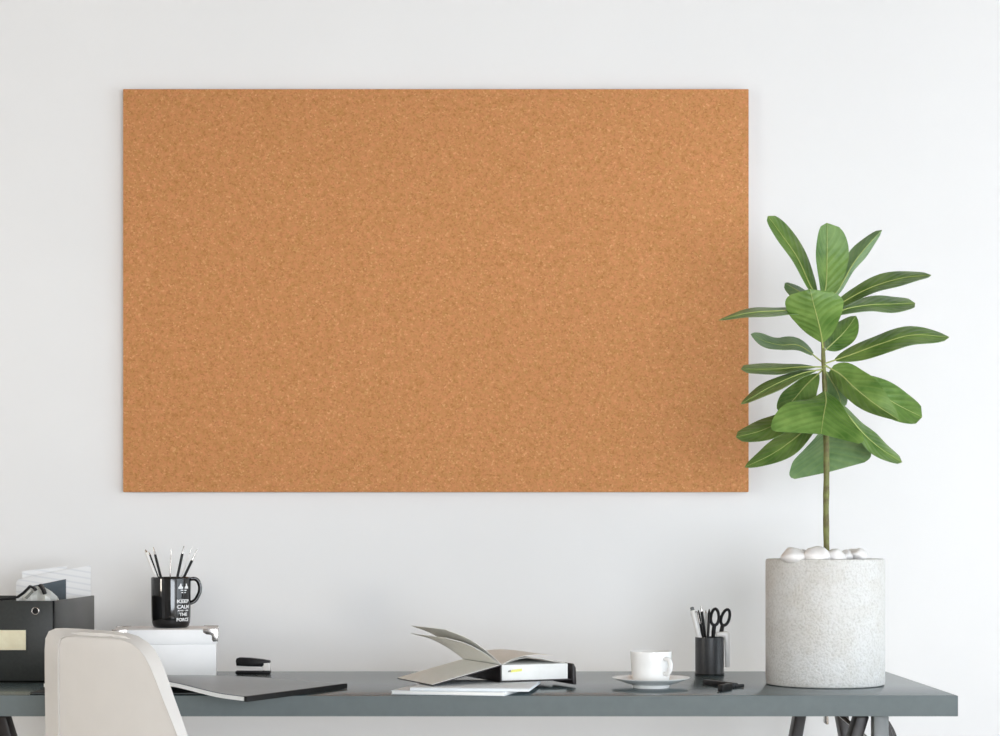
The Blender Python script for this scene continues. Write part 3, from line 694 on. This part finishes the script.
# ------------------------------------------------------------------ stapler
SY = 3.245; st = thing('stapler', 'small black and white stapler on the desk right of the white box', 'stapler', at(253, 673, ZD))
k = SY / FPX
def spr(name, poly, th, m, bev=.001, dy=0):
    bm = B(); prism(bm, [P(x, y, SY - th / 2 + dy) for x, y in poly], V((0, th, 0)), bev); return obj(name, bm, m, st)
spr('base', [(235.5, 671), (262, 671.2), (264, 670.5), (270, 670.5), (270.3, 673.2), (269.5, 674.6), (236, 674.6), (235, 673)], .017, M['black'])
spr('magazine', [(237, 668.2), (262, 668.8), (262, 666.2), (237, 665.2)], .011, M['whiteplastic'])
spr('arm', [(236.2, 665.8), (235.6, 661), (236.4, 658.4), (239, 657.6), (250, 658.0), (262, 659.4), (269.6, 660.8), (270, 663), (263.8, 663.5), (262, 666.8), (248, 666.4)], .015, M['black'])
spr('hinge_block', [(263.6, 663.2), (269.8, 662.8), (270.2, 671), (264.2, 671)], .0165, M['whiteplastic'], .0008)

# ------------------------------------------------------------------ white lidded box with metal corners
BX0, BX1, BY0, BY1 = (114.5 - 500) / FPX * 3.18, (217.5 - 500) / FPX * 3.18, 3.18, 3.318
wb = thing('storage_box', 'white lidded storage box with metal lid corners behind the chair, under the mug', 'box', ((BX0 + BX1) / 2, 3.25, ZD))
zl = CZ - (644.3 - HY) / FPX * 3.18; ztop = CZ - (629.3 - HY) / FPX * 3.18
bm = B(); box(bm, (BX0 + .002, BY0 + .002, ZD + .0003), (BX1 - .002, BY1 - .002, zl + .004), .0015); obj('body', bm, M['whitebox'], wb)
bm = B(); box(bm, (BX0, BY0, zl), (BX1, BY1, ztop), .0018); lid = obj('lid', bm, M['whitebox'], wb)
for sx in (0, 1):
    for sy in (0, 1):
        x = BX1 if sx else BX0; y = BY0 if not sy else BY1; ix = -1 if sx else 1; iy = 1 if not sy else -1
        bm = B(); e = .0009
        def pl_(pts, nv): prism(bm, [V(p) for p in pts], V(nv), .0003)
        A = 0.026; hgt = .0225
        # front / back plate: L shape with a scalloped inner edge
        shape = [(0, 0), (0, -hgt), (.0085, -hgt), (.0105, -hgt + .003), (.0105, -.0125), (.013, -.0105), (.0205, -.0095), (A, -.006), (A, 0)]
        yy = y - iy * e
        pl_([(x - ix * e + ix * u, yy, ztop + e + w_) for u, w_ in shape], (0, iy * e * .9, 0))
        xx = x - ix * e
        pl_([(xx, y - iy * e + iy * u, ztop + e + w_) for u, w_ in shape], (ix * e * .9, 0, 0))
        pl_([(x - ix * e, y - iy * e, ztop + .0001), (x - ix * e + ix * A, y - iy * e, ztop + .0001), (x - ix * e + ix * A * .8, y + iy * A * .5, ztop + .0001), (x + ix * A * .4, y + iy * A * .8, ztop + .0001), (x - ix * e, y + iy * A * .9, ztop + .0001)], (0, 0, e))
        corner = obj('metal_corner', bm, M['steel'], lid)
        bm = B()
        for u, w_ in ((.0215, -.004), (.005, -.019)):
            tube(bm, [(x + ix * u, yy + iy * .0002, ztop + w_), (x + ix * u, yy - iy * .0009, ztop + w_)], [.0014, .0010], 10)
        obj('rivet', bm, M['greymetal'], corner)

wb_rot = Matrix.Translation((BX1, BY0, 0)) @ Matrix.Rotation(math.radians(8.5), 4, 'Z') @ Matrix.Translation((-BX1, -BY0, 0))
wb.location = wb_rot @ V(wb.location); wb.rotation_euler.z = math.radians(8.5)

# ------------------------------------------------------------------ black mug with brushes
MY = 3.247; MC = V(((171 - 500) / FPX * MY, MY, ztop + .0002)); MR = 19.8 / FPX * MY; MH = CZ - (577.0 - HY) / FPX * (MY) - MC.z
mug = thing('mug', 'glossy black mug with white lettering standing on the white box', 'mug', MC)
bm = B(); lathe(bm, [(0, .001), (MR * .72, .001), (MR * .75, 0), (MR * .82, .0006), (MR * .90, .0035), (MR * .95, .009), (MR * .975, .020), (MR * .99, .045), (MR, MH - .003), (MR - .0004, MH - .0008), (MR - .0016, MH), (MR - .003, MH - .0008), (MR - .0035, MH - .004), (MR - .0042, .012), (MR * .7, .006), (0, .006)], MC, 72)
obj('body', bm, M['gloss_black'], mug, angle=60)
ha = math.radians(12); hd = V((math.cos(ha), math.sin(ha), 0))
pts = [(MR - .002, MH - .004), (MR + .006, MH - .0035), (MR + .0120, MH - .007), (MR + .0155, MH - .016), (MR + .0155, MH - .026), (MR + .0115, MH - .036), (MR + .006, MH - .0435), (MR - .0025, MH - .0475)]
bm = B(); tube(bm, bez([MC + hd * r + V((0, 0, z)) for r, z in pts], 30), .0030, 12, flat=1.4); obj('handle', bm, M['gloss_black'], mug)
AZ = math.radians(-41)       # where the lettering sits round the mug (0 = right, -90 = towards the camera)
def wrap(bm, z, rad_off=.0004):
    """flat x,y lettering in metres -> round the mug wall at height z"""
    for v in bm.verts:
        u, h, dpt = v.co.x, v.co.y, v.co.z
        zz = z + h
        r = MR * (.99 if zz < .045 else .99 + .01 * (zz - .045) / (MH - .048)) + rad_off + dpt
        if zz < .020: r = MR * (.95 + .025 * (zz - .009) / .011) + rad_off + dpt
        elif zz < .045: r = MR * (.975 + .015 * (zz - .020) / .025) + rad_off + dpt
        an = AZ + u / MR
        v.co = V((MC.x + r * math.cos(an), MC.y + r * math.sin(an), MC.z + zz))
def text_bm(txt, width, height):
    cu = bpy.data.curves.new('t', 'FONT'); cu.body = txt; cu.align_x = 'CENTER'; cu.resolution_u = 3; cu.offset = .035
    o = bpy.data.objects.new('t', cu); C.objects.link(o)
    bpy.context.view_layer.update()
    me = bpy.data.meshes.new_from_object(o.evaluated_get(bpy.context.evaluated_depsgraph_get()))
    bm = B(); bm.from_mesh(me); bpy.data.objects.remove(o); bpy.data.curves.remove(cu); bpy.data.meshes.remove(me)
    xs = [v.co.x for v in bm.verts]; ys = [v.co.y for v in bm.verts]
    cx = (min(xs) + max(xs)) / 2
    for v in bm.verts:
        v.co = V(((v.co.x - cx) * width / (max(xs) - min(xs)), (v.co.y - min(ys)) * height / (max(ys) - min(ys)), 0))
    g = bmesh.ops.extrude_face_region(bm, geom=bm.faces[:])
    bmesh.ops.translate(bm, vec=(0, 0, .0002), verts=[e for e in g['geom'] if isinstance(e, bmesh.types.BMVert)])
    bmesh.ops.triangulate(bm, faces=bm.faces[:])
    for _ in range(1): bmesh.ops.subdivide_edges(bm, edges=[e for e in bm.edges if e.calc_length() > .002], cuts=1)
    return bm
for txt, wd, ht, py in (('KEEP', .0270, .0066, 603.0), ('CALM', .0270, .0068, 608.6), ('AND USE', .0250, .0028, 611.2), ('THE', .0185, .0062, 616.0), ('FORCE', .0280, .0062, 621.2)):
    bm = text_bm(txt, wd, ht); wrap(bm, P(0, py, MY - .02).z - MC.z); obj('lettering', bm, M['lettering'], mug, smooth=False)
bm = B()
for sx in (-1, 1):               # small white emblem above the lettering
    for poly in ([(.002, -.004), (.011, -.004), (.011, -.0012), (.0085, .0015), (.0075, .0052), (.0050, .0052), (.0045, .0012), (.002, -.001)], [(.0012, -.0075), (.0065, -.0075), (.0065, -.0058), (.0012, -.0058)], [(.0012, -.0115), (.005, -.0115), (.005, -.0100), (.0012, -.0100)]):
        prism(bm, [V((sx * u, h, 0)) for u, h in poly], V((0, 0, .0002)))
wrap(bm, P(0, 586.5, MY - .02).z - MC.z); obj('emblem', bm, M['lettering'], mug, smooth=False)
G3 = 'brushes and pens standing in the black mug'
mz = MC.z + .0075
def foot(dx, dy): return (MC.x + dx, MC.y + dy, mz)
pen('paint_brush', P(145.2, 549.5, MY - .005), foot(.006, -.004), .0029, M['whiteplastic'], M['steel'], 'white handled brush leaning furthest left out of the mug', 'brush', G3, .006)
pen('paint_brush', P(148.6, 551.5, MY + .006), foot(.005, .006), .0018, M['black'], M['steel'], 'thin black brush behind the white one at the left of the mug', 'brush', G3, .006)
pen('pencil', P(153.2, 547, MY + .012), foot(.000, .014), .0023, M['black'], M['steel'], 'black pencil with silver tip leaning left in the mug, just right of the leftmost brushes', 'pencil', G3, .014)
pen('paint_brush', P(171.3, 549, MY + .010), foot(-.008, .018), .0013, M['steel'], M['steel'], 'thin silver rod standing upright in the middle of the mug', 'brush', G3, .012)
pen('pencil', P(184.0, 546, MY - .004), foot(-.004, -.012), .0024, M['black'], M['steel'], 'tall black pencil with silver tip leaning slightly right in the mug', 'pencil', G3, .014)
pen('paint_brush', P(192.2, 547, MY + .010), foot(-.014, .010), .0013, M['whiteplastic'], M['steel'], 'thin pale brush leaning right behind the black ones in the mug', 'brush', G3, .014)
pen('pencil', P(197.5, 549, MY - .002), foot(-.015, -.008), .0024, M['black'], M['steel'], 'black pencil with long silver tip leaning furthest right in the mug', 'pencil', G3, .023)

# ------------------------------------------------------------------ black file box with papers
FX1 = -.7555; FX0 = -1.035; FY0, FY1 = 3.05, 3.352; FH = .1392; t_ = .003
fb = thing('file_box', 'open black file box with a cream label and metal ring at the left edge', 'file box', ((FX0 + FX1) / 2, (FY0 + FY1) / 2, ZD))
z_ = ZD + .0003
bm = B()
box(bm, (FX0, FY0, z_), (FX1, FY1, z_ + t_)); box(bm, (FX0, FY0, z_), (FX1, FY0 + t_, ZD + FH), .0006); box(bm, (FX0, FY1 - t_, z_), (FX1, FY1, ZD + FH), .0006)
box(bm, (FX0, FY0, z_), (FX0 + t_, FY1, ZD + FH), .0006); box(bm, (FX1 - t_, FY0, z_), (FX1, FY1, ZD + FH), .0006)
obj('body', bm, M['filebox'], fb)
g = P(35.5, 611, FY0); bm = B(); tube(bm, [g + V((.0058 * math.cos(q * PI / 12), -.0006, .0058 * math.sin(q * PI / 12))) for q in range(24)], .0011, 8, closed=True); rg = obj('ring', bm, M['steel'], fb)
bm = B(); tube(bm, [g + V((0, -.0002, 0)), g + V((0, -.0008, 0))], .0048, 20); obj('ring_hole', bm, M['black'], rg)
l0, l1 = P(-60, 650, FY0), P(26.2, 630, FY0)
bm = B(); box(bm, (l0.x, FY0 - .0012, l0.z), (l1.x, FY0 - .0002, l1.z), .0003); lb = obj('label_card', bm, M['cream'], fb)
bm = B()
for a_, b_ in (((l0.x - .001, l1.z), (l1.x + .001, l1.z + .0012)), ((l0.x - .001, l0.z - .0012), (l1.x + .001, l0.z)), ((l1.x, l0.z), (l1.x + .0012, l1.z)), ((l0.x - .0012, l0.z), (l0.x, l1.z))):
    box(bm, (a_[0], FY0 - .0018, a_[1]), (b_[0], FY0 - .0001, b_[1]))
obj('label_holder', bm, M['filebox'], lb)
def sheet(name, px, Y, m, label, th=.0008, lean=0):
    bm = B(); pts = [P(x, y, Y) for x, y in px]
    prism(bm, pts, V((0, th, 0))); return tag(obj(name, bm, m), label, 'paper')
sheet('paper_sheet', [(24, 640), (22, 571), (50, 568), (67, 566.2), (68, 640)], 3.3445, M['print'], 'printed white sheet standing furthest back in the file box')
br = thing('brochure', 'white brochure with a dark picture standing tilted in the file box', 'brochure', P(55, 640, 3.332))
bm = B(); prism(bm, [P(x, y, 3.332) for x, y in ((17, 650), (16, 583), (18, 579.5), (56, 571.5), (90.2, 565.5), (90.8, 568), (90.8, 650))], V((0, .002, 0)), .0003); obj('pages', bm, M['print'], br)
bm = B(); prism(bm, [P(x, y, 3.3316) for x, y in ((32, 640), (31, 586.2), (66, 579.0), (66, 640))], V((0, .0003, 0))); obj('picture', bm, M['greypic'], br)
# crumpled cream envelope with two black clips on its top edge
ev = thing('envelope', 'crumpled off-white envelope poking up near the front of the file box', 'envelope', P(38, 650, 3.12))
bm = B()
top = [(17, 601), (22, 596.5), (31, 588.2), (37, 586.2), (45, 587.6), (51, 591.2), (57, 596.6), (60, 602)]
ga = [[bm.verts.new(P(x, y + (55 if r == 2 else r * 8), 3.10 + .012 * math.sin(x * .35 + r) + .008 * r)) for x, y in top] for r in range(3)]
gb = [[bm.verts.new(v.co + V((0, .002, 0))) for v in row] for row in ga]
for r in range(2):
    for c in range(len(top) - 1):
        bm.faces.new((ga[r][c], ga[r][c + 1], ga[r + 1][c + 1], ga[r + 1][c])); bm.faces.new((gb[r][c], gb[r + 1][c], gb[r + 1][c + 1], gb[r][c + 1]))
for c in range(len(top) - 1): bm.faces.new((ga[0][c], gb[0][c], gb[0][c + 1], ga[0][c + 1]))
obj('paper', bm, M['ivory'], ev, angle=20)
bm = B(); prism(bm, [P(x, y, 3.093) for x, y in ((24, 598), (31.5, 590.5), (33.5, 592), (27, 599))], V((0, .002, 0))); obj('print_patch', bm, M['greytab'], ev)
def flatbar(name, pts, Y, wd, th, m, label):
    bm = B(); p = [P(x, y, Y) for x, y in pts]
    L_, R_ = [], []
    for i, q in enumerate(p):
        d_ = (p[min(i + 1, len(p) - 1)] - p[max(i - 1, 0)]).normalized(); n_ = V((-d_.z, 0, d_.x)) * wd / 2
        L_.append(q + n_); R_.append(q - n_)
    prism(bm, L_ + R_[::-1], V((0, th, 0)), .0004)
    return tag(obj(name, bm, m), label, 'strap' if 'strap' in name else 'clip', None)
flatbar('strap', [(-30, 601.5), (0, 599.8), (17, 597.2), (23, 593), (29.8, 586.2), (33, 587.6), (35.5, 590.6)], 3.078, .0042, .008, M['black'], 'black bent strap lying over the front rim of the file box at left')
flatbar('spring_clip', [(38.6, 584.8), (40.5, 587), (42.6, 590.2), (44.3, 594.2)], 3.086, .0048, .016, M['black'], 'small black clip on the off-white envelope in the file box')

# ------------------------------------------------------------------ white shell chair in front of the desk
CA = math.radians(35); LEAN = math.radians(9)
fw = V((math.sin(CA), math.cos(CA), 0)); Lx = V((math.cos(CA), -math.sin(CA), 0))
Up = (-fw * math.sin(LEAN) + V((0, 0, math.cos(LEAN)))).normalized(); Nn = Lx.cross(Up).normalized()     # Nn points to the seat side or back
Nn = Nn if Nn.dot(fw) > 0 else -Nn
Cc = P(118, 690, 2.55)
CAM = V((0, 0, CZ))
def on_plane(px, py, off):
    d_ = P(px, py, 1.0) - CAM; o_ = Cc + Nn * off
    t = (o_ - CAM).dot(Nn) / d_.dot(Nn); return CAM + d_ * t
O_ = [(46, 770), (45.5, 736), (45, 700), (44.6, 670), (44.6, 650), (45.4, 638.5), (48.6, 631.4), (55.5, 628.3), (64, 628), (80, 628.7), (100, 630), (115, 631.2), (127, 632.7), (138, 636), (148, 642.5), (155, 650), (161, 661), (167, 676), (174, 696.5), (181, 716), (188, 736), (200, 770)]
I_ = [(60.5, 770), (60, 736), (59.5, 700), (59.3, 670), (59.3, 655), (59.6, 646), (61, 639.5), (65, 636.6), (71, 635.8), (82, 635.9), (100, 637), (113, 638), (123, 639.6), (132, 642.8), (139.5, 648.3), (146, 656), (151.5, 666.5), (157.5, 681), (165, 700.5), (172.5, 719), (179.5, 737), (191, 770)]
NO = len(O_); ch = thing('shell_chair', 'white moulded plastic shell chair seen from behind in front of the desk', 'chair', (Cc.x + fw.x * .15, Cc.y + fw.y * .15, 0))
cols = 9; rows = []
for i in range(NO // 2):
    j = NO - 1 - i
    ol, orr, il, ir = on_plane(*O_[i], .016), on_plane(*O_[j], .012), on_plane(*I_[i], 0), on_plane(*I_[j], 0)
    wr = (ir - il).length
    row = [ol, il - Nn * .0028] + [il.lerp(ir, c / cols) - Nn * (.012 * (wr / .28) ** 2 * (1 - (2 * c / cols - 1) ** 2)) for c in range(cols + 1)] + [ir - Nn * .0028, orr]
    rows.append(row)
tl, tr_ = rows[-1][0], rows[-1][-1]; tn = len(rows[-1]); lp, rp_ = rows[-1][1], rows[-1][-2]
rows.append([tl if c == 0 else tr_ if c == tn - 1 else lp.lerp(rp_, (c - 1) / (tn - 3)) for c in range(tn)])
rows.append([tl.lerp(tr_, max(0, min(1, (c - 1) / (tn - 3)))) for c in range(tn)])
# below the photo's frame the shell runs on down and sweeps forward into the seat
base = rows[0]; mid = (base[0] + base[-1]) / 2; hw = (base[-1] - base[0]).length / 2; lat = (base[-1] - base[0]).normalized()
ext = []
path = []
z_mid = mid.z; c0 = mid.copy()
down = -Up
for q in range(1, 5): path.append(c0 + down * (.045 * q))
c1 = path[-1]; R_ = .07
seat_z = None
for q in range(1, 7):
    an = q / 6 * (PI / 2 - .04)
    path.append(c1 + down * (R_ * math.sin(an)) + fw * (R_ * (1 - math.cos(an))))
c2 = path[-1]
for q in range(1, 7): path.append(c2 + fw * (.045 * q) + V((0, 0, .004 * math.sin(q / 6 * PI) - .002 * q * (q > 4))))
for n_, c in enumerate(path):
    g_ = n_ / len(path); h_ = hw + .05 * math.sin(min(1, g_ * 1.6) * PI / 2)
    tgn = (path[min(n_ + 1, len(path) - 1)] - path[max(n_ - 1, 0)]).normalized()
    nn = Lx.cross(tgn).normalized()
    if n_ < 4: nn = -Nn
    elif nn.z > 0 or nn.dot(fw) > .3: nn = -nn
    # nn: outward (rear, then underneath)
    row = []
    fr = [(-1, -.018), (-.96, -.006)] + [(-.90 + 1.8 * k_ / cols, .010 * (1 - (2 * k_ / cols - 1) ** 2)) for k_ in range(cols + 1)] + [(.96, -.006), (1, -.018)]
    for u, o__ in fr: row.append(c + Lx * (h_ * u) + nn * o__)
    ext.append(row)
allrows = ext[::-1] + rows
bm = B(); nC = len(allrows[0])
va = [[bm.verts.new(p) for p in r] for r in allrows]
# inner surface: offset each vertex along the local normal
def nloc(i, c):
    a_ = allrows[min(i + 1, len(allrows) - 1)][c] - allrows[max(i - 1, 0)][c]; b_ = allrows[i][min(c + 1, nC - 1)] - allrows[i][max(c - 1, 0)]
    return a_.cross(b_).normalized()
sg = 1 if nloc(len(ext) + 4, nC // 2).dot(fw) > 0 else -1
vb = [[bm.verts.new(allrows[i][c] + nloc(i, c) * sg * .0055) for c in range(nC)] for i in range(len(allrows))]
for i in range(len(allrows) - 1):
    for c in range(nC - 1):
        bm.faces.new((va[i][c], va[i][c + 1], va[i + 1][c + 1], va[i + 1][c])); bm.faces.new((vb[i][c], vb[i + 1][c], vb[i + 1][c + 1], vb[i][c + 1]))
    for c in (0, nC - 1): bm.faces.new((va[i][c], va[i + 1][c], vb[i + 1][c], vb[i][c]))
for i in (0,):
    for c in range(nC - 1): bm.faces.new((va[i][c], vb[i][c], vb[i][c + 1], va[i][c + 1]))
for vv in (va, vb): bm.faces.new(vv[-1])
bm.faces.new((va[-1][0], va[-1][-1], vb[-1][-1], vb[-1][0]))
obj('shell', bm, M['shell'], ch, angle=28)
sc_c = (path[9] + path[-1]) / 2
for sx in (-1, 1):
    for sf in (-1, 1):
        tp = sc_c + Lx * (.10 * sx) + fw * (.09 * sf) + V((0, 0, -.014)); ft = sc_c + Lx * (.20 * sx) + fw * (.18 * sf); ft.z = 0
        bm = B(); tube(bm, [tp, tp.lerp(ft, .3), ft], [.0135, .0145, .010], 14); obj('leg', bm, M['oak'], ch)
bm = B()
for s in (-1, 1):
    tube(bm, [sc_c + Lx * (.105 * s) + fw * .095 + V((0, 0, -.03)), sc_c - Lx * (.105 * s) - fw * .095 + V((0, 0, -.03))], .005, 8)
obj('cross_brace', bm, M['black'], ch)
